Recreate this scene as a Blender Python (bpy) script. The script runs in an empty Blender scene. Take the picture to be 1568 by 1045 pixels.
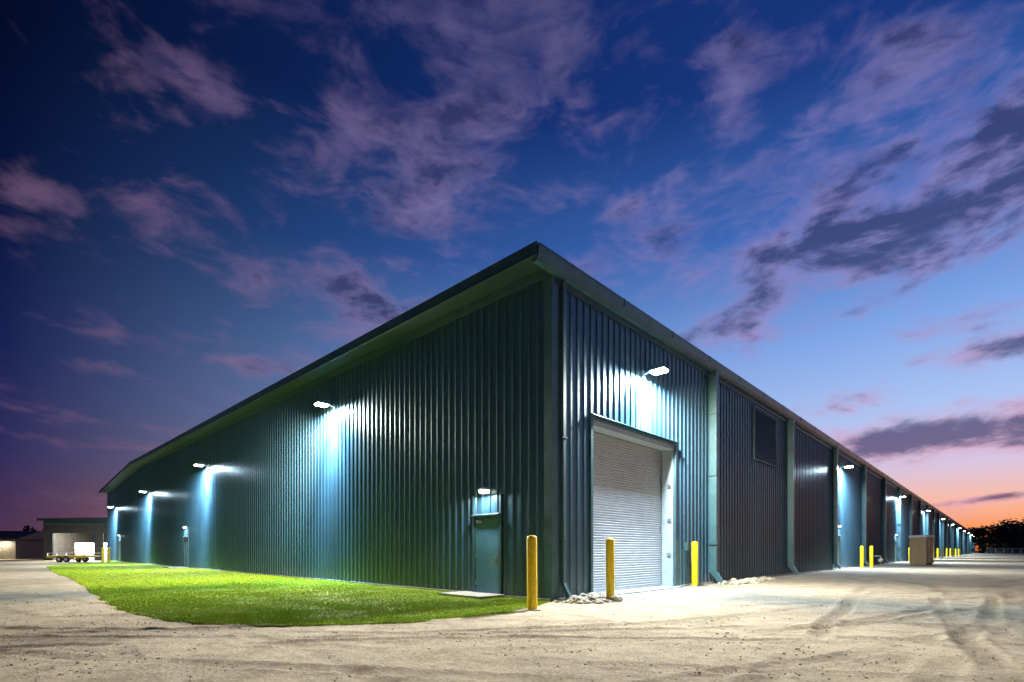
import bpy, bmesh, math, random
import numpy as np
from mathutils import Vector, Matrix, noise as mnoise
random.seed(7); rng=np.random.default_rng(7)
D2R=math.radians
scene=bpy.context.scene
scene.view_settings.view_transform='Standard'
scene.view_settings.look='None'
scene.view_settings.exposure=0

def s2l(r,g,b):
    f=lambda c:(c/255/12.92) if c/255<=0.04045 else ((c/255+0.055)/1.055)**2.4
    return (f(r),f(g),f(b),1)

# ---------------------------------------------------------------- camera
cam_d=bpy.data.cameras.new('camera'); cam=bpy.data.objects.new('camera',cam_d)
scene.collection.objects.link(cam); scene.camera=cam
cam.location=(0,0,1.3); cam.rotation_euler=(D2R(90),0,0)
cam_d.sensor_width=36; cam_d.lens=17.63; cam_d.shift_y=0.2044
cam_d.clip_start=0.05; cam_d.clip_end=6000

# ---------------------------------------------------------------- node helpers
class NT:
    def __init__(s,nt): s.nt=nt
    def n(s,t,**k):
        nd=s.nt.nodes.new(t)
        for a,b in k.items(): setattr(nd,a,b)
        return nd
    def set(s,sock,v):
        if hasattr(v,'is_output') or isinstance(v,bpy.types.NodeSocket): s.nt.links.new(v,sock)
        else: sock.default_value=v
    def m(s,op,a,b=None,c=None,clamp=False):
        nd=s.n('ShaderNodeMath',operation=op); nd.use_clamp=clamp
        s.set(nd.inputs[0],a)
        if b is not None: s.set(nd.inputs[1],b)
        if c is not None: s.set(nd.inputs[2],c)
        return nd.outputs[0]
    def mr(s,v,a,b,c=0.0,d=1.0,smooth=True):
        nd=s.n('ShaderNodeMapRange'); nd.interpolation_type='SMOOTHSTEP' if smooth else 'LINEAR'
        s.set(nd.inputs[0],v)
        for i,x in enumerate((a,b,c,d)): nd.inputs[i+1].default_value=x
        return nd.outputs[0]
    def mix(s,f,a,b,bt='MIX'):
        nd=s.n('ShaderNodeMix',data_type='RGBA',blend_type=bt)
        s.set(nd.inputs[0],f); s.set(nd.inputs[6],a); s.set(nd.inputs[7],b)
        return nd.outputs[2]
    def ramp(s,f,pts):
        nd=s.n('ShaderNodeValToRGB'); cr=nd.color_ramp
        while len(cr.elements)<len(pts): cr.elements.new(0.5)
        for e,(p,c) in zip(cr.elements,pts): e.position=p; e.color=c
        s.set(nd.inputs[0],f); return nd.outputs[0]
    def noise(s,vec,scale,detail=4,rough=0.5,dist=0.0):
        nd=s.n('ShaderNodeTexNoise')
        if vec is not None: s.set(nd.inputs['Vector'],vec)
        nd.inputs['Scale'].default_value=scale; nd.inputs['Detail'].default_value=detail
        nd.inputs['Roughness'].default_value=rough; nd.inputs['Distortion'].default_value=dist
        return nd.outputs[0]

# ---------------------------------------------------------------- world (dusk sky)
w=bpy.data.worlds.new('World'); scene.world=w; w.use_nodes=True
w.node_tree.nodes.clear(); T=NT(w.node_tree)
out=T.n('ShaderNodeOutputWorld'); bg=T.n('ShaderNodeBackground')
tc=T.n('ShaderNodeTexCoord'); vec=tc.outputs['Generated']
sep=T.n('ShaderNodeSeparateXYZ'); T.set(sep.inputs[0],vec); X,Y,Z=sep.outputs
az=T.m('MULTIPLY',T.m('ARCTAN2',X,Y),180/math.pi)
el=T.m('MULTIPLY',T.m('ARCSINE',Z),180/math.pi)
zc=T.m('MAXIMUM',Z,0.0)
rampE=T.ramp(zc,[(0,s2l(84,54,78)),(.06,s2l(68,48,84)),(.14,s2l(46,43,90)),(.28,s2l(22,32,82)),(.42,s2l(8,22,62)),(.6,s2l(3,10,38)),(1,s2l(2,6,25))])
rampW=T.ramp(zc,[(0,s2l(255,112,46)),(.035,s2l(255,156,92)),(.075,s2l(250,188,165)),(.13,s2l(216,198,226)),(.22,s2l(172,196,244)),(.35,s2l(124,165,232)),(.5,s2l(60,106,186)),(.65,s2l(24,56,128)),(1,s2l(8,22,68))])
daz=T.m('SUBTRACT',az,44.0)
cosd=T.m('COSINE',T.m('MULTIPLY',daz,math.pi/180))
fw=T.mr(cosd,0.0,1.0,0,1,False)
fw=T.m('POWER',fw,1.15)
base=T.mix(fw,rampE,rampW)
# clouds : (az, el, r_az, r_el, tilt, amp)
blobs=[(-33,37.3,9,2.2,-.05,1.15),(-43,27.7,2.5,1.5,0,1.0),(-30,26.8,8,1.5,-.12,1.05),(-16.5,25.6,5.0,2.2,-.05,1.15),
(-18,39.5,4.5,2.6,.1,0.9),(-6,37,9,6.5,.15,0.9),(3,41.5,9,2.4,.2,.95),(37,27.5,14,4.4,.12,2.1),(23,40,6,4,.5,1.0),
(13.6,34.0,7,2.2,-.2,0.9),(43,9.6,13,1.9,-.03,2.1),(44,15.6,4.5,1.3,.1,1.3),(34.4,13.2,4,.8,0,1.2),(38.7,18.7,4.5,1.0,0,.9),
(24,23.6,5,1.3,.1,1.1),(44,4.4,6,.35,.05,1.2),(-37,11,7,.45,0,.8),(-40,9,9,.35,0,.75),(-25,20,12,1.8,.1,.7),(37,37,11,4,.3,.8),
(-8,23,9,2.8,.1,.95),(5,29,8,2.6,.15,1.0),(-37,16,9,1.0,.05,.55),(60,22,12,4,0,1.1),(-62,30,10,4,0,.8),(46,33,6,2,.2,1.0),(-2,47,10,2.5,.2,.8),(28,49,9,2.5,.2,.7)]
acc=None
wn=T.n('ShaderNodeTexNoise'); T.set(wn.inputs['Vector'],vec); wn.inputs['Scale'].default_value=4.2; wn.inputs['Detail'].default_value=6
ws=T.n('ShaderNodeSeparateColor'); T.set(ws.inputs[0],wn.outputs['Color'])
azw=T.m('ADD',az,T.m('MULTIPLY',T.m('SUBTRACT',ws.outputs[0],.5),16.0))
elw=T.m('ADD',el,T.m('MULTIPLY',T.m('MULTIPLY',T.m('SUBTRACT',ws.outputs[1],.5),12.0),T.mr(el,3,25,.12,1)))
for a0,e0,ra,re,tl,am in blobs:
    da=T.m('SUBTRACT',azw,float(a0))
    dx=T.m('DIVIDE',da,float(ra))
    de=T.m('MULTIPLY_ADD',da,-float(tl),T.m('SUBTRACT',elw,float(e0)))
    dy=T.m('DIVIDE',de,float(re))
    r2=T.m('MULTIPLY_ADD',dx,dx,T.m('MULTIPLY',dy,dy))
    g=T.m('MULTIPLY',T.m('EXPONENT',T.m('MULTIPLY',r2,-1.0)),float(am))
    acc=g if acc is None else T.m('ADD',acc,g)
mp=T.n('ShaderNodeMapping'); T.set(mp.inputs[0],vec); mp.inputs['Scale'].default_value=(1,1,2.4); mp.inputs['Rotation'].default_value=(0.1,0.25,0)
N1=T.noise(mp.outputs[0],7.5,10,.58,.5)
N2=T.noise(mp.outputs[0],19,7,.58,.4)
N3=T.noise(mp.outputs[0],10.5,8,.6,.3)
val=T.m('MULTIPLY_ADD',T.m('SUBTRACT',N1,.5),2.7,T.m('MULTIPLY_ADD',T.m('MINIMUM',acc,1.7),.68,-.14))
val=T.m('MULTIPLY_ADD',T.m('SUBTRACT',N2,.5),.8,val)
mask=T.mr(val,-.05,1.05)
thick=T.mr(T.m('MULTIPLY_ADD',T.m('SUBTRACT',N3,.5),2.4,val),.3,1.15)
low=T.mr(el,4,26,1,0)
thinW=T.mix(low,s2l(146,136,194),s2l(230,172,194)); thinE=s2l(118,90,122)
thkW=T.mix(low,s2l(58,62,108),s2l(88,70,114)); thkE=s2l(56,50,90)
ccol=T.mix(thick,T.mix(fw,thinE,thinW),T.mix(fw,thkE,thkW))
hi=T.mr(el,34,50,0,.65)
ccol=T.mix(hi,ccol,s2l(48,50,94))
sky=T.mix(T.m('MULTIPLY',mask,.84),base,ccol)
sky=T.mix(T.mr(Z,-0.02,0.0,1,0),sky,(0.03,0.03,0.035,1))
T.set(bg.inputs[0],sky); bg.inputs[1].default_value=1.0
T.nt.links.new(bg.outputs[0],out.inputs[0])

# ---------------------------------------------------------------- materials
def mat(name,base,rough=.5,metal=0.0,var=0.0,vscale=3.0,bump=0.0,bscale=20.0,emit=None,estr=0,spec=.5,col2=None,trans=None):
    m=bpy.data.materials.new(name); m.use_nodes=True
    T=NT(m.node_tree); b=m.node_tree.nodes['Principled BSDF']
    b.inputs['Roughness'].default_value=rough; b.inputs['Metallic'].default_value=metal
    b.inputs['Specular IOR Level'].default_value=spec
    base=tuple(base)+((1,) if len(base)==3 else ())
    tc=T.n('ShaderNodeTexCoord'); P=tc.outputs['Object']
    if var>0 or col2:
        n=T.noise(P,vscale,6,.6)
        f=T.mr(n,.35,.65)
        c2=tuple(col2)+(1,) if col2 else tuple(c*(1-var) for c in base[:3])+(1,)
        T.set(b.inputs['Base Color'],T.mix(f,base,c2))
    else: b.inputs['Base Color'].default_value=base
    if bump>0:
        bn=T.n('ShaderNodeBump'); bn.inputs['Strength'].default_value=bump; bn.inputs['Distance'].default_value=.02
        T.set(bn.inputs['Height'],T.noise(P,bscale,5,.6)); T.nt.links.new(bn.outputs[0],b.inputs['Normal'])
    if emit:
        b.inputs['Emission Color'].default_value=tuple(emit)+(1,); b.inputs['Emission Strength'].default_value=estr
        try: m.cycles.emission_sampling='NONE'
        except Exception: pass
    return m

def wall_mat(name,c):
    m=bpy.data.materials.new(name); m.use_nodes=True; T=NT(m.node_tree); b=m.node_tree.nodes['Principled BSDF']
    tc=T.n('ShaderNodeTexCoord'); P=tc.outputs['Object']
    sp=T.n('ShaderNodeSeparateXYZ'); T.set(sp.inputs[0],P)
    n=T.noise(P,.7,5,.6); n2=T.noise(P,9,6,.65)
    col=T.mix(T.mr(n,.3,.7),c+(1,),tuple(x*.85 for x in c)+(1,))
    dirt=T.m('MULTIPLY',T.mr(sp.outputs[2],.05,.8,1,0),T.mr(n2,.4,.65,.1,.8))
    col=T.mix(T.m('MULTIPLY',dirt,.35),col,(.30,.27,.21,1))
    sheet=T.m('FLOOR',T.m('DIVIDE',T.m('ADD',sp.outputs[0],sp.outputs[1]),.915))
    wn=T.n('ShaderNodeTexWhiteNoise',noise_dimensions='1D'); T.set(wn.inputs['W'],sheet)
    col=T.mix(T.m('MULTIPLY',wn.outputs[0],.15),col,(c[0]*.6,c[1]*.62,c[2]*.62,1))
    T.set(b.inputs['Base Color'],col)
    b.inputs['Metallic'].default_value=.25
    T.set(b.inputs['Roughness'],T.mr(n2,.3,.7,.28,.40))
    bn=T.n('ShaderNodeBump'); bn.inputs['Strength'].default_value=.08; bn.inputs['Distance'].default_value=.02
    T.set(bn.inputs['Height'],T.noise(P,1.2,2,.5)); T.nt.links.new(bn.outputs[0],b.inputs['Normal'])
    return m
M_wall=wall_mat('painted_metal_teal',(.054,.130,.185))
M_trim=mat('trim_metal',(.060,.138,.158),.4,.2,.2,2,.05,3)
M_dark=mat('dark_trim',(.04,.08,.088),.45,.2,.2,2)
M_roof=mat('roof_metal',(.10,.14,.14),.45,.4,.3,1)
M_door=mat('door_paint',(.075,.20,.28),.42,0,.12,5,.08,30)
M_shut=mat('roller_shutter',(.43,.42,.425),.45,.1,.12,3,.05,10)
M_galv=mat('galvanised',(.45,.47,.48),.35,.8,.2,8)
M_jamb=mat('jamb_metal',(.40,.43,.42),.45,.2,.15,4)
M_conc=mat('concrete',(.42,.40,.36),.85,0,.3,5,.4,30)
M_yel=mat('yellow_paint',(.88,.60,.008),.42,0,.15,9,.06,12)
M_blk=mat('black_rubber',(.02,.02,.02),.7,0,.2,6)
M_brass=mat('brass',(.55,.38,.12),.3,1.0)
M_lens=mat('lamp_lens',(.9,.9,.85),.3,0,emit=(1,.95,.62),estr=60)
M_lens2=mat('door_lamp_lens',(.9,.9,.85),.3,0,emit=(1,.93,.70),estr=7)
M_rock=mat('limestone',(.52,.46,.36),.9,0,.3,3,.5,18)
M_wood=mat('crate_wood',(.60,.39,.20),.7,0,.3,6,.3,30)
M_white=mat('white_paint',(.76,.76,.74),.45,0,.1,5)
M_brown=mat('brown_metal',(.07,.065,.055),.55,.1,.3,2)
M_win=mat('lit_window',(.8,.7,.5),.5,0,emit=(1,.8,.5),estr=1.6)
M_bark=mat('bark',(.06,.045,.03),.9,0,.3,4,.5,20)
M_leaf=mat('tree_foliage',(.035,.055,.02),.7,0,col2=(.012,.02,.01),vscale=.4)

# ---------------------------------------------------------------- mesh builder
class MB:
    def __init__(s): s.v=[]; s.f=[]; s.mi=[]; s.mats=[]
    def mid(s,m):
        if m not in s.mats: s.mats.append(m)
        return s.mats.index(m)
    def quad(s,pts,m):
        i=len(s.v); s.v+= [tuple(p) for p in pts]; s.f.append(tuple(range(i,i+len(pts)))); s.mi.append(s.mid(m))
    def box(s,x0,x1,y0,y1,z0,z1,m):
        i=len(s.v)
        s.v+=[(x0,y0,z0),(x1,y0,z0),(x1,y1,z0),(x0,y1,z0),(x0,y0,z1),(x1,y0,z1),(x1,y1,z1),(x0,y1,z1)]
        for f in((3,2,1,0),(4,5,6,7),(0,1,5,4),(1,2,6,5),(2,3,7,6),(3,0,4,7)):
            s.f.append(tuple(i+k for k in f)); s.mi.append(s.mid(m))
    def prism(s,poly,axis,a,b,m):
        def P(p,t):
            return (t,p[0],p[1]) if axis=='x' else ((p[0],t,p[1]) if axis=='y' else (p[0],p[1],t))
        n=len(poly); i=len(s.v)
        s.v+=[P(p,a) for p in poly]+[P(p,b) for p in poly]
        s.f.append(tuple(range(i,i+n))); s.mi.append(s.mid(m))
        s.f.append(tuple(range(i+2*n-1,i+n-1,-1))); s.mi.append(s.mid(m))
        for k in range(n):
            s.f.append((i+k,i+(k+1)%n,i+n+(k+1)%n,i+n+k)); s.mi.append(s.mid(m))
    def cyl(s,p0,p1,r,m,seg=12,r1=None):
        p0=Vector(p0);p1=Vector(p1);d=(p1-p0).normalized(); r1=r if r1 is None else r1
        u=d.orthogonal().normalized(); v=d.cross(u); i=len(s.v)
        for p,rr in((p0,r),(p1,r1)):
            for k in range(seg):
                a=2*math.pi*k/seg; s.v.append(tuple(p+u*math.cos(a)*rr+v*math.sin(a)*rr))
        for k in range(seg):
            s.f.append((i+k,i+(k+1)%seg,i+seg+(k+1)%seg,i+seg+k)); s.mi.append(s.mid(m))
        s.f.append(tuple(range(i+seg-1,i-1,-1))); s.mi.append(s.mid(m))
        s.f.append(tuple(range(i+seg,i+2*seg))); s.mi.append(s.mid(m))
    def obj(s,name,parent=None,bevel=0,smooth=False,recalc=True):
        me=bpy.data.meshes.new(name); me.from_pydata(s.v,[],s.f)
        for m in s.mats: me.materials.append(m)
        me.polygons.foreach_set('material_index',s.mi)
        if recalc:
            bm=bmesh.new(); bm.from_mesh(me); bmesh.ops.recalc_face_normals(bm,faces=bm.faces); bm.to_mesh(me); bm.free()
        if smooth: me.polygons.foreach_set('use_smooth',[True]*len(me.polygons))
        me.update()
        o=bpy.data.objects.new(name,me); scene.collection.objects.link(o)
        if parent: o.parent=parent
        if bevel>0:
            b=o.modifiers.new('bevel','BEVEL'); b.width=bevel; b.segments=2; b.limit_method='ANGLE'
        return o
def empty(name,loc=(0,0,0),rz=0):
    e=bpy.data.objects.new(name,None); e.location=loc; e.rotation_euler=(0,0,rz); e.empty_display_size=.3
    scene.collection.objects.link(e); return e

# ---------------------------------------------------------------- warehouse
CX,CY=1.016,12.8; TH=math.atan2(.7173,.6968)
cth,sth=math.cos(TH),math.sin(TH)
def L2W(x,y,z=0): return (CX+x*cth-y*sth, CY+x*sth+y*cth, z)
WH=empty('metal_warehouse',(CX,CY,0),TH)
L=312.0; W=73.0; OX,OY=.8,.2; RS=52.5
def roofz(y):
    if y<=RS: return 8.73+(9.86-8.73)*(y+OY)/(RS+OY)
    return 9.86-(9.86-8.78)*(y-RS)/(W+.1-RS)
def ribbed(name,length,topfn,openings,mapf,m):
    b=MB(); per=.305; pts=[]
    t=0.0
    while t<length:
        for dt,d in((0,0),(.115,0),(.140,.036),(.178,.036),(.203,0)):
            if t+dt<length: pts.append((t+dt,d))
        t+=per
    pts.append((length,0))
    def dat(x):
        for k in range(len(pts)-1):
            if pts[k][0]<=x<=pts[k+1][0]:
                f=(x-pts[k][0])/(pts[k+1][0]-pts[k][0]+1e-9); return pts[k][1]*(1-f)+pts[k+1][1]*f
        return 0
    add=[(e,dat(e)) for o in openings for e in o[:2]]
    pts=sorted(set(pts+add))
    for (t0,d0),(t1,d1) in zip(pts[:-1],pts[1:]):
        if t1-t0<1e-5: continue
        mid=(t0+t1)/2; z0=-.05
        for o in openings:
            if o[0]<mid<o[1]: z0=o[2]
        b.quad([mapf(t0,d0,z0),mapf(t1,d1,z0),mapf(t1,d1,topfn(t1)),mapf(t0,d0,topfn(t0))],m)
    return b.obj(name,WH,recalc=False)
pd_left=[2.37,35.0,63.5]       # personnel doors on gable end (centre)
DW=.53; DH=2.26
pd_right=[31.4,58.5,86.5,114,142]
SH0,SH1,SHZ=1.72,6.72,4.98
lamps_left=[(11.7,7.28),(29.5,6.9),(47.5,6.62),(66,6.35)]
lamps_right=[4.5]+[32+27.6*i for i in range(10)]
ribbed('gable_wall',W,lambda t:roofz(t)-.1,[(c-DW,c+DW,DH) for c in pd_left],lambda t,d,z:(-d,t,z),M_wall)
ribbed('side_wall',L,lambda t:8.66,[(SH0,SH1,SHZ)]+[(c-DW,c+DW,DH) for c in pd_right],lambda t,d,z:(t,-d,z),M_wall)
b=MB()   # unseen closing walls
b.quad([(L,0,-.05),(L,W,-.05),(L,W,8.7),(L,RS,9.75),(L,0,8.6)],M_wall)
b.quad([(0,W,-.05),(L,W,-.05),(L,W,8.7),(0,W,8.7)],M_wall)
b.obj('rear_walls',WH,recalc=False)
b=MB()   # roof
prof=[(-OY,8.73),(RS,9.86),(W+.15,8.78),(W+.15,8.66),(RS,9.74),(-OY,8.61)]
b.prism(prof,'x',-OX,L+.5,M_roof)
b.prism([(RS-.3,9.9),(RS,9.95),(RS+.3,9.9),(RS+.3,9.87),(RS-.3,9.87)],'x',-OX-.05,L+.5,M_roof)
b.obj('roof',WH)
b=MB()
for k in range(0,120):
    y=.2+k*.61
    if y<W: b.box(-OX-.012,-OX+.0,y,y+.05,roofz(y)-.01,roofz(y)+.03,M_roof)
b.obj('roof_ribs',WH)
# rake trim along gable
b=MB()
for (ya,yb) in((-OY-.01,RS),(RS,W+.16)):
    za,zb=roofz(ya),roofz(yb)
    b.prism([(ya,za+.02),(yb,zb+.02),(yb,zb-.27),(ya,za-.27)],'x',-OX-.03,-OX-.002,M_trim)
    b.prism([(ya,za-.27),(yb,zb-.27),(yb,zb-.31),(ya,za-.31)],'x',-OX-.06,-OX+.02,M_dark)
    b.prism([(ya,za-.125),(yb,zb-.125),(yb,zb-.15),(ya,za-.15)],'x',-OX,-.04,M_dark)
    b.prism([(ya if ya>0 else .0,za-.16),(yb,zb-.16),(yb,zb-.42),(ya if ya>0 else .0,za-.42)],'x',-.055,-.037,M_trim)
b.obj('rake_trim',WH)
# eave gutter on side wall
b=MB()
gp=[(-.04,8.60),(-.04,8.30),(-.19,8.30),(-.24,8.42),(-.28,8.64),(-.28,8.70),(-.26,8.70),(-.26,8.60)]
b.prism(gp,'x',-OX,L+.4,M_trim)
b.prism([(-.037,8.30),(-.037,8.12),(-.06,8.12),(-.06,8.30)],'x',.1,L,M_dark)
x=3.0
while x<L:
    b.box(x,x+.03,-.287,-.02,8.50,8.715,M_dark); x+=3.05
b.obj('eave_gutter',WH)
# corner trim
b=MB()
b.prism([(-.045,.22),(-.045,-.045),(.24,-.045),(.24,-.038),(-.038,-.038),(-.038,.22)],'z',-.03,8.4,M_trim)
b.prism([(-.038,W-.2),(-.045,W-.2),(-.045,W+.05),(-.038,W+.05)],'z',-.03,8.4,M_trim)
b.obj('corner_trim',WH)
# downspouts
b=MB()
for r in [.36]+[9.7+10.15*i for i in range(30)]:
    big=r>1
    wd=.10 if big else .055; dp=.28 if big else .10
    b.box(r-wd,r+wd,-.04-dp,-.04,.45,8.32,M_trim)
    for z in(1.5,4.2,6.6): b.box(r-wd-.04,r+wd+.04,-.052-dp,-.037,z,z+.04,M_dark)
    b.prism([(-.04,.45),(-.04-dp,.45),(-.04-dp-.22,.08),(-.04-dp-.10,.02)],'x',r-wd,r+wd,M_trim)
b.obj('downspouts',WH,bevel=0)
# concrete base kerb
b=MB()
def curb(segs,ax):
    for a,c in segs:
        if ax=='y': b.box(-.075,.0,a,c,-.1,.06,M_conc)
        else: b.box(a,c,-.075,0,-.1,.06,M_conc)
ys=[0.0]
for c in pd_left: ys+=[c-DW-.02,c+DW+.02]
ys.append(W); curb([(ys[i],ys[i+1]) for i in range(0,len(ys),2)],'y')
xs=[0.0,SH0-.1,SH1+.1]
for c in pd_right: xs+=[c-DW-.02,c+DW+.02]
xs.append(L); curb([(xs[i],xs[i+1]) for i in range(0,len(xs),2)],'x')
b.box(-1.0,-.0,pd_left[0]-.75,pd_left[0]+1.0,-.1,.075,M_conc)
b.box(-1.3,-.08,pd_left[1]-.7,pd_left[1]+.8,-.1,.075,M_conc)
b.box(SH0-.1,SH1+.1,-.25,.65,-.1,.035,M_conc)
b.obj('concrete_base',WH)
# roller shutter
b=MB()
z=.10; k=0
yd=.48
while z<4.9:
    p=.078
    b.quad([(SH0,yd,z),(SH1,yd,z),(SH1,yd-.018,z+.012),(SH0,yd-.018,z+.012)],M_shut)
    b.quad([(SH0,yd-.018,z+.012),(SH1,yd-.018,z+.012),(SH1,yd-.022,z+.045),(SH0,yd-.022,z+.045)],M_shut)
    b.quad([(SH0,yd-.022,z+.045),(SH1,yd-.022,z+.045),(SH1,yd,z+p),(SH0,yd,z+p)],M_shut)
    z+=p
b.obj('roller_shutter_curtain',WH,recalc=False)
b=MB()
b.box(SH0,SH1,yd-.05,yd+.03,.04,.10,M_galv)
b.box(SH0,SH0+.10,.0,yd-.055,.036,SHZ-.003,M_jamb); b.box(SH1-.10,SH1,.0,yd-.055,.036,SHZ-.003,M_jamb)
b.box(SH0+.10,SH1-.10,.0,.40,SHZ-.16,SHZ-.003,M_jamb)
b.box(SH0-.09,SH0+.012,-.065,-.003,.062,SHZ+.10,M_trim); b.box(SH1-.012,SH1+.09,-.065,-.003,.062,SHZ+.10,M_trim)
b.box(SH0+.013,SH1-.013,-.065,-.003,SHZ,SHZ+.10,M_trim)
b.prism([(-.068,SHZ+.102),(-.068,SHZ+.13),(-.17,SHZ+.09),(-.17,SHZ+.07),(-.068,SHZ+.09)],'x',SH0-.12,SH1+.12,M_trim)
for z in(1.1,2.3,3.5): b.box(SH1-.13,SH1-.101,.06,.20,z,z+.12,M_galv)
b.obj('roller_shutter_frame',WH,bevel=.004)
b=MB(); b.quad([(SH0-.3,.75,0),(SH1+.3,.75,0),(SH1+.3,.75,5.4),(SH0-.3,.75,5.4)],M_blk); b.obj('interior_backing',WH)
# personnel doors
def pdoor(c,side,k):
    b=MB(); e=.05
    b.box(-DW,-DW+.06,-.07,.12,0.0,DH,M_trim); b.box(DW-.06,DW,-.07,.12,0.0,DH,M_trim)
    b.box(-DW+.06,DW-.06,-.07,.12,DH-.07,DH,M_trim)
    b.box(-DW-.07,-DW,-.085,-.002,.06,DH+.62,M_trim); b.box(DW,DW+.07,-.085,-.002,.06,DH+.62,M_trim)
    b.box(-DW,DW,-.078,-.002,DH,DH+.1,M_trim)
    b.prism([(-.08,DH+.10),(-.16,DH+.06),(-.16,DH+.03),(-.08,DH+.07)],'x',-DW-.03,DW+.03,M_dark)
    b.box(-DW+.063,DW-.063,-.05,.02,.055,DH-.075,M_door)
    b.box(-DW+.06,DW-.06,-.05,.10,.0,.045,M_galv)
    for z in(.3,1.1,1.9): b.cyl((-DW+.062,-.06,z),(-DW+.062,-.06,z+.11),.012,M_galv,8)
    b.box(DW-.19,DW-.12,-.057,-.0505,.93,1.13,M_brass)
    b.cyl((DW-.155,-.057,1.0),(DW-.155,-.105,1.0),.012,M_brass,8)
    b.box(DW-.27,DW-.145,-.115,-.10,.99,1.012,M_brass)
    b.cyl((DW-.155,-.057,1.09),(DW-.155,-.07,1.09),.024,M_brass,12)
    b.box(-DW+.12,-DW+.36,-.09,-.051,DH-.16,DH-.10,M_galv)
    o=b.obj('personnel_door_%d'%k,WH,bevel=.003)
    if side=='L': o.location=(0,c,0); o.rotation_euler=(0,0,-math.pi/2)
    else: o.location=(c,0,0)
k=1
for c in pd_left: pdoor(c,'L',k); k+=1
for c in pd_right: pdoor(c,'R',k); k+=1
# louvre vent
b=MB()
lx0,lx1,lz0,lz1=14.5,17.8,5.5,8.0
b.box(lx0,lx0+.06,-.10,-.037,lz0,lz1,M_dark); b.box(lx1-.06,lx1,-.10,-.037,lz0,lz1,M_dark)
b.box(lx0+.06,lx1-.06,-.10,-.037,lz0,lz0+.06,M_dark); b.box(lx0+.06,lx1-.06,-.10,-.037,lz1-.06,lz1,M_dark)
b.box(lx0+.06,lx1-.06,-.05,-.038,lz0+.06,lz1-.06,M_dark)
z=lz0+.08
while z<lz1-.17:
    b.prism([(-.115,z),(-.104,z),(-.052,z+.085),(-.063,z+.085)],'x',lx0+.062,lx1-.062,M_wall)
    z+=.13
b.obj('louvre_vent',WH)
b=MB()
b.cyl((7.5,-.07,.1),(7.5,-.07,1.3),.018,M_dark,8); b.box(7.42,7.58,-.14,-.04,1.3,1.6,M_trim)
b.obj('electrical_conduit',WH)

# ---------------------------------------------------------------- wall lamps
def add_light(kind,name,parent,loc,rx,power,col,rz=0,**kw):
    d=bpy.data.lights.new(name,kind); d.energy=power; d.color=col
    for a,v in kw.items(): setattr(d,a,v)
    o=bpy.data.objects.new(name,d); scene.collection.objects.link(o)
    o.parent=parent; o.location=loc; o.rotation_euler=(rx,0,rz); return o
def wall_lamp(x,y,z,left,pw=1.0,yard=1.0,near=False,flood=True):
    e=empty('wall_light',L2W(x,y,z),TH-(math.pi/2 if left else 0))
    b=MB()
    b.box(-.09,.09,-.075,-.037,-.12,.12,M_galv)
    b.cyl((0,-.07,0),(0,-.34,.05),.028,M_galv,10)
    hs=MB()
    hs.prism([(-.30,.0),(-.30,.09),(-.62,.13),(-.84,.08),(-.86,.0)],'x',-.19,.19,M_dark)
    for k in range(7): hs.box(-.17+k*.055,-.16+k*.055,-.58,-.32,.10,.145,M_dark)
    hs.obj('housing',e,bevel=.008)
    b.obj('bracket',e)
    ln=MB(); ln.prism([(-.36,-.002),(-.38,-.06),(-.80,-.06),(-.83,-.002)],'x',-.165,.165,M_lens); ln.obj('lens',e)
    add_light('AREA','downlight',e,(0,-.6,-.07),D2R(0),1900*pw,(.60,.82,1.0),shape='RECTANGLE',size=.3,size_y=.4)
    if flood: add_light('SPOT','wallwash',e,(0,-.5,-.09),D2R(6),9000*pw,(.58,.80,1.0),spot_size=D2R(58),spot_blend=1.0,shadow_soft_size=.08)
    if near:
        for a in(-58,58):
            add_light('SPOT','floodlight',e,(0,-.6,-.09),D2R(-66),15500*yard,(1.0,.88,.66),rz=D2R(a),spot_size=D2R(112),spot_blend=1.0,shadow_soft_size=.15)
    elif flood:
        add_light('SPOT','floodlight',e,(0,-.6,-.09),D2R(-62),9000*yard,(1.0,.92,.76),spot_size=D2R(130),spot_blend=1.0,shadow_soft_size=.15)
for i,(y,z) in enumerate(lamps_left): wall_lamp(0,y,z,True,near=i==0,yard=1.3)
for i,x in enumerate(lamps_right): wall_lamp(x,0,6.9 if i==0 else 7.2,False,near=i==0,yard=.85 if i==0 else 1,flood=i<6)
def door_lamp(c,left,k):
    e=empty('door_light',L2W(0,c,3.0) if left else L2W(c,0,3.0),TH-(math.pi/2 if left else 0))
    b=MB(); b.box(-.08,.08,-.085,-.037,-.08,.08,M_galv)
    b.prism([(-.085,.10),(-.26,.06),(-.26,.02),(-.085,.02)],'x',-.17,.17,M_galv)
    b.obj('housing',e,bevel=.004)
    b=MB(); b.prism([(-.09,.018),(-.25,.018),(-.22,-.05),(-.10,-.07)],'x',-.15,.15,M_lens2); b.obj('lens',e)
    add_light('AREA','downlight',e,(0,-.30,-.08),D2R(-10),75,(.85,.95,1),shape='RECTANGLE',size=.2,size_y=.1)
for i,c in enumerate(pd_left): door_lamp(c,True,i)
for i,c in enumerate(pd_right[:3]): door_lamp(c,False,i+1)

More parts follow.
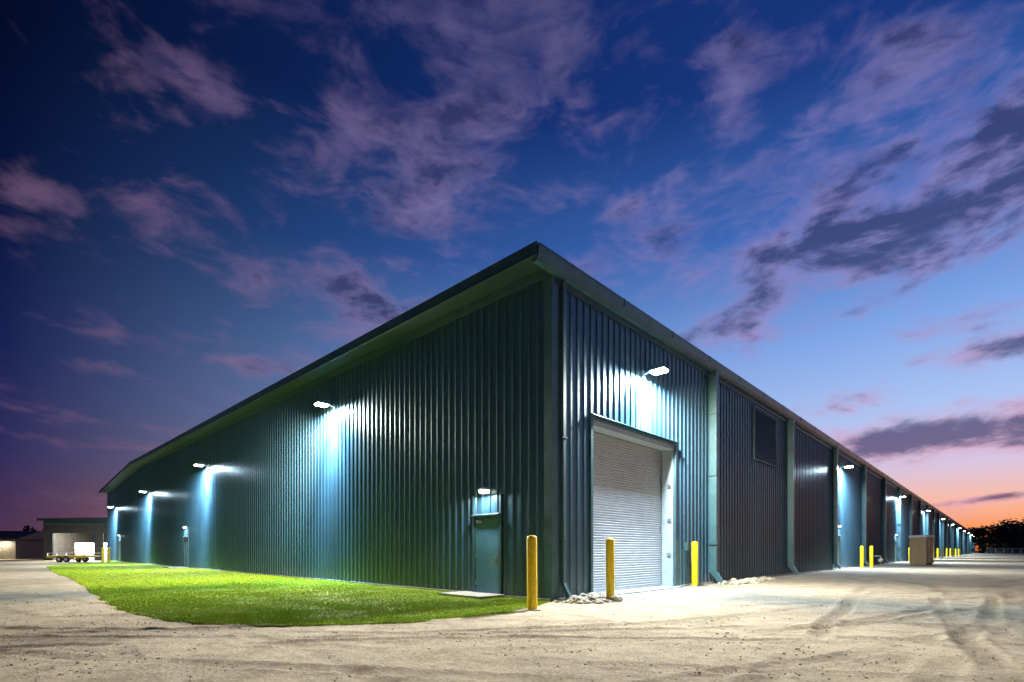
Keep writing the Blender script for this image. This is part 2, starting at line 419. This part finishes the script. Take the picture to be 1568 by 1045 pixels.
# ---------------------------------------------------------------- lawn outline
lawn=[(.95,12.72),(.30,11.2),(-.2,10.3),(-.9,9.65),(-1.9,9.05),(-3.2,8.75),(-4.3,8.65),(-5.6,8.95),(-7.1,9.85),(-9.4,11.8),(-13.6,16.2),(-19.8,22.6),(-26,28.6),(-32.3,35.0),(-37.8,41),(-42,47.5),(-46,56),(-50.6,62.9)]
def catmull(P,n=8):
    out=[]
    for i in range(len(P)-1):
        p0=P[max(i-1,0)];p1=P[i];p2=P[i+1];p3=P[min(i+2,len(P)-1)]
        for k in range(n):
            t=k/n
            out.append(tuple(.5*((2*p1[j])+(-p0[j]+p2[j])*t+(2*p0[j]-5*p1[j]+4*p2[j]-p3[j])*t*t+(-p0[j]+3*p1[j]-3*p2[j]+p3[j])*t**3) for j in(0,1)))
    out.append(P[-1]); return out
edge=catmull(lawn)
edge=[(x+.10*mnoise.noise(Vector((x*1.5,y*1.5,0)))*(1+.03*y),y+.10*mnoise.noise(Vector((x*1.5,y*1.5,9)))*(1+.03*y)) for x,y in edge]
edge=np.array(edge)
def inside(px,py,poly):
    r=np.zeros(px.shape,bool); n=len(poly); j=n-1
    for i in range(n):
        xi,yi=poly[i]; xj,yj=poly[j]
        c=((yi>py)!=(yj>py))&(px<(xj-xi)*(py-yi)/(yj-yi+1e-12)+xi); r^=c; j=i
    return r
# ---------------------------------------------------------------- ground
def axis(lo,hi,fine,far_lo,far_hi,g=1.13):
    a=list(np.arange(lo,hi,fine)); s=fine; x=lo
    left=[]
    while x>far_lo: s*=g; x-=s; left.append(x)
    s=fine; x=a[-1]; right=[]
    while x<far_hi: s*=g; x+=s; right.append(x)
    return np.array(left[::-1]+a+right)
gx=axis(-9,13,.042,-3000,3000,1.08); gy=axis(3.8,15,.042,-400,3500,1.08)
GX,GY=np.meshgrid(gx,gy)
def vnoise(x,y,s,seed=0):
    r=np.random.default_rng(seed); tab=r.random((256,256))
    x=x/s+1000.3; y=y/s+1000.7; xi=np.floor(x).astype(int); yi=np.floor(y).astype(int); fx=x-xi; fy=y-yi
    fx=fx*fx*(3-2*fx); fy=fy*fy*(3-2*fy)
    g=lambda a,b:tab[a%256,b%256]
    return (g(xi,yi)*(1-fx)+g(xi+1,yi)*fx)*(1-fy)+(g(xi,yi+1)*(1-fx)+g(xi+1,yi+1)*fx)*fy-.5
H=.03*vnoise(GX,GY,1.7,1)+.018*vnoise(GX,GY,.5,2)+.013*vnoise(GX,GY,.2,3)+.011*vnoise(GX,GY,.1,4)
rut=np.zeros_like(H)
def track(fn,wd,depth,tread,seed,st=1.0):
    global H,rut
    d,t=fn(GX,GY)
    d=d+.25*vnoise(GX,GY,2.5,seed)
    m=np.exp(-(d/wd)**4)
    brk=np.clip(.5+1.8*vnoise(GX,GY,2.0,seed+5),0,1)*st
    ridge=np.exp(-((np.abs(d)-wd*1.35)/(wd*.4))**2)
    H-=depth*m*brk; H+=depth*.6*ridge*brk
    tr=.5+.5*np.sign(np.sin(t*2*math.pi/.17+np.abs(d)*22))
    H+= .010*m*brk*tr
    rut=np.maximum(rut,m*brk*(.65+.35*tr))
def circ(cx,cy,R): return lambda x,y:(np.hypot(x-cx,y-cy)-R,np.arctan2(y-cy,x-cx)*R)
def line(x0,y0,ang):
    a=math.radians(ang); return lambda x,y:(-(x-x0)*math.sin(a)+(y-y0)*math.cos(a),(x-x0)*math.cos(a)+(y-y0)*math.sin(a))
trk=[(circ(2,-22,31.2),.14),(circ(2,-22,29.5),.14),(line(1,6.2,28),.13),(line(2,5.2,28),.13),(line(5.3,6.0,44),.15),(line(6.6,5.4,44),.15),(line(4.6,4.6,47),.14),(line(5.9,4.4,50),.14),
(circ(-6,30,24.2),.13),(circ(-6,30,22.6),.13),(line(3,9.8,8),.12),(line(3,8.3,9),.12),(circ(14,-6,13),.14),(circ(14,-6,11.4),.14),(line(0,7.6,-6),.11),(line(8,12,52),.15),(line(9.8,11.3,52),.15),
(circ(-30,-20,38),.14),(circ(-30,-20,36.3),.14),(line(4,11.5,14),.12),(line(4,13.2,15),.12),(line(-6,6.3,-12),.13),(line(-6,7.6,-14),.13)]
for i,(f,wd) in enumerate(trk): track(f,wd,.024,True,20+i,1.0 if i<17 else .7)
dist=np.hypot(GX,GY-8)
H*=np.clip(1-(dist-14)/30,0.12,1)
ins=inside(GX,GY,np.array([tuple(p) for p in edge]+[(-50.6,63.5),(1.2,13.3)]))
lx=(GX-CX)*cth+(GY-CY)*sth; ly=-(GX-CX)*sth+(GY-CY)*cth
H=np.where(ins,-.03,H)
nearw=(lx>-.2)&(ly>-.6); H=np.where(nearw,np.minimum(H,-.01),H)
far=dist>150; H=np.where(far,0,H)
nx,ny=len(gx),len(gy)
verts=np.stack([GX,GY,H-.0],-1).reshape(-1,3)
idx=np.arange(nx*ny).reshape(ny,nx)
F=np.stack([idx[:-1,:-1],idx[:-1,1:],idx[1:,1:],idx[1:,:-1]],-1).reshape(-1,4)
def np_mesh(name,verts,F,k):
    me=bpy.data.meshes.new(name); me.vertices.add(len(verts)); me.vertices.foreach_set('co',verts.astype(np.float32).ravel())
    me.loops.add(F.size); me.loops.foreach_set('vertex_index',F.astype(np.int32).ravel())
    me.polygons.add(len(F)); me.polygons.foreach_set('loop_start',np.arange(0,F.size,k,dtype=np.int32))
    me.update(calc_edges=True); me.validate(); return me
me=np_mesh('ground',verts,F,4)
at=me.attributes.new('rut','FLOAT','POINT'); at.data.foreach_set('value',rut.reshape(-1).astype(np.float32))
me.polygons.foreach_set('use_smooth',np.ones(len(me.polygons),bool))
g=bpy.data.objects.new('ground',me); scene.collection.objects.link(g)
m=bpy.data.materials.new('limerock_ground'); m.use_nodes=True; T=NT(m.node_tree); bs=m.node_tree.nodes['Principled BSDF']
tc=T.n('ShaderNodeTexCoord'); P=tc.outputs['Object']
n1=T.noise(P,.22,6,.6,.4); n2=T.noise(P,1.6,7,.65,.2); n3=T.noise(P,22,6,.72); n4=T.noise(P,75,4,.65)
c=T.mix(T.mr(n1,.35,.65),(.52,.43,.31,1),(.37,.30,.215,1))
c=T.mix(T.m('MULTIPLY',T.mr(n2,.42,.66),.7),c,(.25,.195,.135,1))
c=T.mix(T.m('MULTIPLY',T.mr(n3,.50,.62),.65),c,(.68,.59,.45,1))
c=T.mix(T.m('MULTIPLY',T.mr(n4,.50,.60),.55),c,(.18,.14,.10,1))
n5=T.noise(P,.35,8,.7,.6)
ra=T.n('ShaderNodeAttribute',attribute_name='rut')
c=T.mix(T.m('MULTIPLY',ra.outputs['Fac'],.62),c,(.17,.125,.085,1))
c=T.mix(T.m('MULTIPLY',T.mr(n5,.55,.67),.55),c,(.18,.165,.09,1))
T.set(bs.inputs['Base Color'],c); bs.inputs['Roughness'].default_value=.88; bs.inputs['Specular IOR Level'].default_value=.25
bn=T.n('ShaderNodeBump'); bn.inputs['Strength'].default_value=.9; bn.inputs['Distance'].default_value=.03
h=T.m('ADD',T.m('MULTIPLY',n3,.8),T.m('MULTIPLY',n4,.4)); h=T.m('ADD',h,T.m('MULTIPLY',T.noise(P,6,6,.65),1.0))
T.set(bn.inputs['Height'],h); T.nt.links.new(bn.outputs[0],bs.inputs['Normal'])
me.materials.append(m)
# pebbles
def rockmesh(name,places,mat_,sub=1,seed=1):
    V=[];Fs=[]
    bm=bmesh.new(); bmesh.ops.create_icosphere(bm,subdivisions=sub,radius=1)
    bv=[v.co.copy() for v in bm.verts]; bf=[tuple(v.index for v in f.verts) for f in bm.faces]; bm.free()
    R=random.Random(seed)
    for (x,y,z,s) in places:
        sc=Vector((R.uniform(.7,1.35),R.uniform(.7,1.2),R.uniform(.45,.85)))*s
        rot=Matrix.Rotation(R.uniform(0,6.3),3,'Z')@Matrix.Rotation(R.uniform(-.5,.5),3,'X')
        off=R.uniform(0,100); i=len(V)
        for v in bv:
            k=1+.38*mnoise.noise(v*1.4+Vector((off,0,0)))+.12*R.uniform(-1,1)
            p=rot@Vector((v.x*sc.x*k,v.y*sc.y*k,v.z*sc.z*k)); V.append((p.x+x,p.y+y,p.z+z))
        Fs+=[tuple(i+a for a in f) for f in bf]
    me=bpy.data.meshes.new(name); me.from_pydata(V,[],Fs); me.materials.append(mat_)
    o=bpy.data.objects.new(name,me); scene.collection.objects.link(o); return o
R=random.Random(3); pl=[]
edge_poly=np.array([tuple(p) for p in edge]+[(-50.6,63.5),(1.2,13.3)])
while len(pl)<4200:
    yy=4.5*math.exp(R.uniform(0,1.6)); xx=R.uniform(-1.05,1.05)*yy
    llx=(xx-CX)*cth+(yy-CY)*sth; lly=-(xx-CX)*sth+(yy-CY)*cth
    if llx>-.3 and lly>-.3: continue
    if inside(np.array([xx]),np.array([yy]),edge_poly)[0]: continue
    if mnoise.noise(Vector((xx*.8,yy*.8,4)))<R.uniform(-.5,.35): continue
    s=.004+.012*R.random()**3
    pl.append((xx,yy,.003,s*(1+yy*.03)))
rockmesh('gravel',pl,M_rock,1,5)
pl=[]
for i in range(95):
    t=R.random(); x=.25+t*1.6; y=-.15-abs(R.gauss(0,.38)); s=.05+.11*R.random()**2
    X0,Y0,_=L2W(x,y); pl.append((X0,Y0,s*.35,s))
for i in range(45):
    x=R.uniform(-.2,.9);y=-R.uniform(.2,1.3); s=.035+.07*R.random()
    X0,Y0,_=L2W(x,y); pl.append((X0,Y0,s*.3,s))
rockmesh('rock_pile',pl,M_rock,2,8)
pl=[]
for i in range(110):
    x=R.uniform(9.4,14.5); y=-.4-abs(R.gauss(0,.4)); s=.05+.10*R.random()**2
    X0,Y0,_=L2W(x,y); pl.append((X0,Y0,s*.35,s))
rockmesh('rock_pile',pl,M_rock,2,9)

# ---------------------------------------------------------------- lawn
bm=bmesh.new()
pts=[(x,y) for x,y in edge]+[L2W(-.02,W-.2)[:2]]+[L2W(-.02,t)[:2] for t in (60,40,20,8,2,.05)]
vs=[bm.verts.new((x,y,.012)) for x,y in pts]; f=bm.faces.new(vs); bmesh.ops.triangulate(bm,faces=[f])
bmesh.ops.recalc_face_normals(bm,faces=bm.faces)
me=bpy.data.meshes.new('lawn'); bm.to_mesh(me); bm.free()
for p in me.polygons: 
    if p.normal.z<0: p.flip()
lawn_o=bpy.data.objects.new('lawn',me); scene.collection.objects.link(lawn_o)
def grass_mat(name,a,b_,c_):
    m=bpy.data.materials.new(name); m.use_nodes=True; T=NT(m.node_tree); bs=m.node_tree.nodes['Principled BSDF']
    tc=T.n('ShaderNodeTexCoord'); P=tc.outputs['Object']
    n=T.noise(P,.9,6,.65,.3); n2=T.noise(P,14,5,.7)
    c=T.mix(T.mr(n,.35,.68),a,b_); c=T.mix(T.m('MULTIPLY',T.mr(n2,.45,.65),.6),c,c_)
    T.set(bs.inputs['Base Color'],c); bs.inputs['Roughness'].default_value=.7; bs.inputs['Specular IOR Level'].default_value=.2
    bn=T.n('ShaderNodeBump'); bn.inputs['Strength'].default_value=.8; bn.inputs['Distance'].default_value=.05
    T.set(bn.inputs['Height'],T.noise(P,25,5,.7)); T.nt.links.new(bn.outputs[0],bs.inputs['Normal'])
    return m
me.materials.append(grass_mat('turf',(.19,.30,.012,1),(.25,.33,.02,1),(.12,.20,.01,1)))
N=230000
yy=8.2/(1-rng.random(N*2)*(1-8.2/62)); xx=rng.uniform(-1.02,.12,N*2)*yy
k=inside(xx+.12*(rng.random(N*2)-.5),yy+.16*(rng.random(N*2)-.35),edge_poly)
lly=-(xx-CX)*sth+(yy-CY)*cth; llx=(xx-CX)*cth+(yy-CY)*sth
k&=~((llx>-.05)&(lly>-.05)); k&=~((llx>-1.02)&(lly>pd_left[0]-.78)&(lly<pd_left[0]+1.02))
xx=xx[k][:N];yy=yy[k][:N]; n=len(xx)
ang=rng.uniform(0,2*math.pi,n); hgt=rng.uniform(.02,.05,n)*(1+.5*vnoise(xx,yy,.6,3)); wdt=rng.uniform(.004,.009,n)*(yy/8)
lean=rng.normal(0,.022,(n,2))
A=np.stack([xx-np.cos(ang)*wdt,yy-np.sin(ang)*wdt,np.full(n,.0)],-1)
B=np.stack([xx+np.cos(ang)*wdt,yy+np.sin(ang)*wdt,np.full(n,.0)],-1)
C=np.stack([xx+lean[:,0],yy+lean[:,1],hgt],-1)
V=np.stack([A,B,C],1).reshape(-1,3); Fc=np.arange(3*n).reshape(n,3)
me=np_mesh('grass_blades',V,Fc,3); me.materials.append(grass_mat('grass_blade',(.36,.52,.012,1),(.44,.54,.02,1),(.25,.37,.012,1)))
o=bpy.data.objects.new('grass_blades',me); scene.collection.objects.link(o); o.parent=lawn_o

# ---------------------------------------------------------------- bollards
def bollard(x,y,h=1.62,r=.112):
    seg=24; b=MB()
    prof=[(r,-.1),(r,h-.06),(r*.92,h-.028),(r*.72,h-.008),(r*.35,h+.006),(0.001,h+.01)]
    for (ra,za) in prof:
        for k in range(seg): b.v.append((ra*math.cos(2*math.pi*k/seg),ra*math.sin(2*math.pi*k/seg),za))
    for j in range(len(prof)-1):
        for k in range(seg):
            b.f.append((j*seg+k,j*seg+(k+1)%seg,(j+1)*seg+(k+1)%seg,(j+1)*seg+k)); b.mi.append(b.mid(M_yel))
    b.cyl((0,0,-.05),(0,0,.02),r*1.7,M_conc,20)
    o=b.obj('safety_bollard',None); o.location=(x,y,0)
    for i,p in enumerate(o.data.polygons):
        if p.material_index==0: p.use_smooth=True
    o.rotation_euler=(random.uniform(-.008,.008),random.uniform(-.008,.008),0)
bollard(.44,10.9); bollard(2.62,13.35); bollard(6.62,18.15)
for r in (34.6,62,89.5,117,144.5):
    for dx,dy in((-.4,-1.0),(.1,-1.5)):
        X0,Y0,_=L2W(r+dx,dy); bollard(X0,Y0)
for r in (103,131,158):
    X0,Y0,_=L2W(r,-1.2); bollard(X0,Y0)
for (x,y) in((-41.2,50.5),(-44.6,55.5)): bollard(x,y,1.6)

# crate in yard
e=empty('wooden_crate',(36.9,45.2,0),D2R(28))
b=MB(); wx,wy,hh=.66,.6,2.45
b.box(-wx,wx,-wy,wy,.16,hh,M_wood)
for x in(-wx-.02,-.05,wx-.08): b.box(x,x+.10,-wy-.035,-wy-.002,.16,hh,M_wood); b.box(x,x+.10,wy+.002,wy+.035,.16,hh,M_wood)
for z in(.2,1.2,hh-.14): b.box(-wx,wx,-wy-.06,-wy-.037,z,z+.10,M_wood); b.box(-wx-.03,-wx-.002,-wy,wy,z,z+.1,M_wood)
b.obj('body',e)
b=MB()
for x in(-.62,-.05,.5): b.box(x,x+.12,-.6,.6,0,.15,M_wood)
b.obj('skids',e)
b=MB(); b.box(-wx-.08,wx+.08,-wy-.1,wy+.1,hh+.003,hh+.20,M_white); b.obj('lid',e,bevel=.02)

e=empty('gas_riser',L2W(43,-.9),TH); b=MB()
b.cyl((0,0,0),(0,0,.8),.04,M_yel,8); b.cyl((0,0,.8),(0,.8,.8),.04,M_galv,8); b.cyl((-.3,0,.45),(.3,0,.45),.14,M_galv,12); b.obj('pipes',e)

# ---------------------------------------------------------------- fence (chain link)
e=empty('chain_link_fence',(0,0,0)); b=MB()
p0=Vector((142,150,0)); p1=Vector((290,175,0)); n=48; d=(p1-p0)/n
for i in range(n+1):
    p=p0+d*i; b.cyl(p,p+Vector((0,0,1.95)),.07,M_galv,6)
b.cyl(p0+Vector((0,0,1.92)),p1+Vector((0,0,1.92)),.06,M_galv,6)
b.cyl(p0+Vector((0,0,.1)),p1+Vector((0,0,.1)),.02,M_galv,4)
for i in range(n*5):
    p=p0+d*(i/5); q=p+d*.5
    if i<n*5-3: b.cyl(p+Vector((0,0,.1)),q+Vector((0,0,1.9)),.016,M_galv,3); b.cyl(q+Vector((0,0,.1)),p+Vector((0,0,1.9)),.016,M_galv,3)
b.obj('posts_and_mesh',e)

# ---------------------------------------------------------------- tree masses
def tree_mass(name,places,seed,leaf=.55,cnt=420):
    R=random.Random(seed); b=MB(); ml=b.mid(M_bark)
    for (x,y,h) in places:
        b.cyl((x,y,-.1),(x+R.uniform(-.4,.4),y,h*.55),h*.03,M_bark,6,h*.012)
        for q in range(4):
            a=R.uniform(0,6.28); b.cyl((x,y,h*R.uniform(.25,.45)),(x+math.cos(a)*h*.3,y+math.sin(a)*h*.3,h*R.uniform(.55,.8)),h*.012,M_bark,4,h*.004)
        cl=[]
        for q in range(10):
            a=R.uniform(0,6.28); rr=h*.32*math.sqrt(R.random()); cl.append((x+math.cos(a)*rr,y+math.sin(a)*rr,h*R.uniform(.08,.86),h*R.uniform(.12,.22)))
        lf=b.mid(M_leaf)
        for q in range(cnt):
            cx,cy,cz,cr=R.choice(cl); v=Vector((R.gauss(0,1),R.gauss(0,1),R.gauss(0,.8))).normalized()*cr*(R.random()**.4)
            p=Vector((cx,cy,max(cz+v.z,.3)-v.z))+v; u=Vector((R.gauss(0,1),R.gauss(0,1),R.gauss(0,1))).normalized(); t=u.orthogonal().normalized(); s=leaf*R.uniform(.5,1.2)
            i=len(b.v); b.v+=[tuple(p+u*s),tuple(p+t*s*.6),tuple(p-u*s),tuple(p-t*s*.6)]; b.f.append((i,i+1,i+2,i+3)); b.mi.append(lf)
    return b.obj(name,None,recalc=False)
R=random.Random(11); pl=[]
x=192.0
while x<340:
    pl.append((x,204+(x-192)*.25+R.uniform(-3,8),R.uniform(11.5,14.2)+1.2*math.sin(x*.35))); x+=R.uniform(1.1,2.2)
tree_mass('tree_line',pl,4,.8,330)
pl=[]; x=-240.0
while x<-88:
    pl.append((x,118+R.uniform(-6,14),R.uniform(5,8))); x+=R.uniform(2,4)
tree_mass('tree_line',pl,5,.5,220)

# ---------------------------------------------------------------- distant shed at left
e=empty('distant_warehouse',(-59.8,64,0),D2R(4)); b=MB()
def opening_wall(b,x0,x1,z1,ops,m,y=0,t=.15):
    xs=x0
    for (a,c,h) in ops:
        b.box(xs,a,y,y+t,0,z1,m); b.box(a,c,y,y+t,h,z1,m); xs=c
    b.box(xs,x1,y,y+t,0,z1,m)
opening_wall(b,0,20,5.1,[(1.2,6.2,3.5),(7.2,12.4,3.5)],M_brown)
b.box(0,.15,.16,16,0,5.1,M_brown); b.box(19.85,20,.16,16,0,5.1,M_brown); b.box(.16,19.84,9.8,10,0,5.1,M_brown)
b.obj('walls',e)
b=MB(); b.prism([(-.5,5.05),(-.5,5.35),(8,6.0),(17,5.35),(17,5.05),(8,5.6)],'x',-.4,20.8,M_dark); b.obj('roof',e)
b=MB(); b.box(-.02,20,-.12,-.003,4.55,4.75,M_trim)
for x in(1.1,6.25,7.05,12.45): b.box(x-.05,x+.05,-.08,-.003,0,3.6,M_dark)
b.obj('trim',e)
b=MB(); b.box(1.5,6.0,3.0,3.1,.1,2.3,M_white)
for z in(.7,1.3,1.9): b.box(1.5,6.0,2.96,2.99,z,z+.05,M_galv)
b.box(8.0,9.6,4.0,5.0,.0,1.2,M_white); b.box(10.2,11.4,5.0,6.0,.0,1.8,M_wood)
b.obj('inner_partition',e)
add_light('AREA','shed_light',e,(3.7,1.6,4.6),0,2200,(1,.97,.9),shape='RECTANGLE',size=3,size_y=.3)
b=MB(); b.box(2.6,4.9,1.85,2.15,4.66,4.75,M_lens2); b.box(8.3,10.7,1.85,2.15,4.66,4.75,M_lens2); b.obj('ceiling_lamp',e)
add_light('AREA','shed_light_rear',e,(9.5,2.0,4.6),0,700,(1,.95,.85),shape='RECTANGLE',size=3,size_y=.3)

e=empty('distant_house',(-84,72,0),D2R(10)); b=MB()
opening_wall(b,0,11,3.0,[(2,3.6,2.1),(6,9,2.3)],M_brown); b.box(0,.15,.16,8,0,3,M_brown); b.box(10.85,11,.16,8,0,3,M_brown); b.box(.16,10.84,7.8,8,0,3,M_brown); b.obj('walls',e)
b=MB(); b.prism([(-.7,2.95),(4,4.3),(8.7,2.95)],'x',-.6,11.6,M_brown); b.obj('roof',e)
b=MB(); b.box(2,3.6,.05,.09,.9,2.1,M_win); b.box(6,9,.05,.09,1.2,2.3,M_win)
for x in(2.77,7.0,8.0): b.box(x,x+.06,.03,.048,.9,2.3,M_white)
b.box(2,3.6,.04,.12,0,.88,M_conc); b.box(6,9,.04,.12,0,1.18,M_conc); b.obj('windows',e)
add_light('AREA','porch_light',e,(9.5,-.8,2.7),0,600,(1,.85,.6),shape='RECTANGLE',size=.6,size_y=.2)

# flatbed trailer
e=empty('flatbed_trailer',(-47.9,55.0,0),D2R(-6)); b=MB()
b.box(-2.3,2.3,-1,1,.55,.68,M_wood); b.box(-2.35,2.35,-1.06,-1.002,.50,.72,M_yel); b.box(-2.35,2.35,1.002,1.06,.50,.72,M_yel)
b.box(-2.40,-2.352,-1,1,.5,.72,M_white)
for x in(-2.2,-1.1,0,1.1,2.2): b.box(x-.03,x+.03,-1.06,-1.0,.72,.98,M_white); b.box(x-.03,x+.03,1.0,1.06,.72,.98,M_white)
b.box(-2.3,2.3,-1.055,-1.005,.98,1.03,M_white); b.box(-2.3,2.3,1.005,1.055,.98,1.03,M_white)
b.cyl((2.35,.7,.6),(3.6,0,.5),.05,M_blk,6); b.cyl((2.35,-.7,.6),(3.6,0,.5),.05,M_blk,6); b.cyl((3.4,0,.0),(3.4,0,.6),.04,M_galv,6)
b.obj('deck',e)
b=MB()
for x in(-.75,.1):
    for y in(-1.15,1.0): b.cyl((x,y,.33),(x,y+.2,.33),.33,M_blk,20); b.cyl((x,y-.005,.33),(x,y+.205,.33),.16,M_white,12)
b.obj('wheels',e)
b=MB()
for y in(-1.22,1.07): b.box(-1.2,.55,y,y+.2,.70,.74,M_white)
b.obj('fenders',e)

# ---------------------------------------------------------------- faint after-sunset sun
sd=bpy.data.lights.new('sun','SUN'); sd.energy=.05; sd.angle=D2R(8); sd.color=(1,.6,.4)
so=bpy.data.objects.new('sun',sd); scene.collection.objects.link(so)
so.rotation_euler=Vector((-.70,-.70,-.09)).to_track_quat('-Z','Y').to_euler()
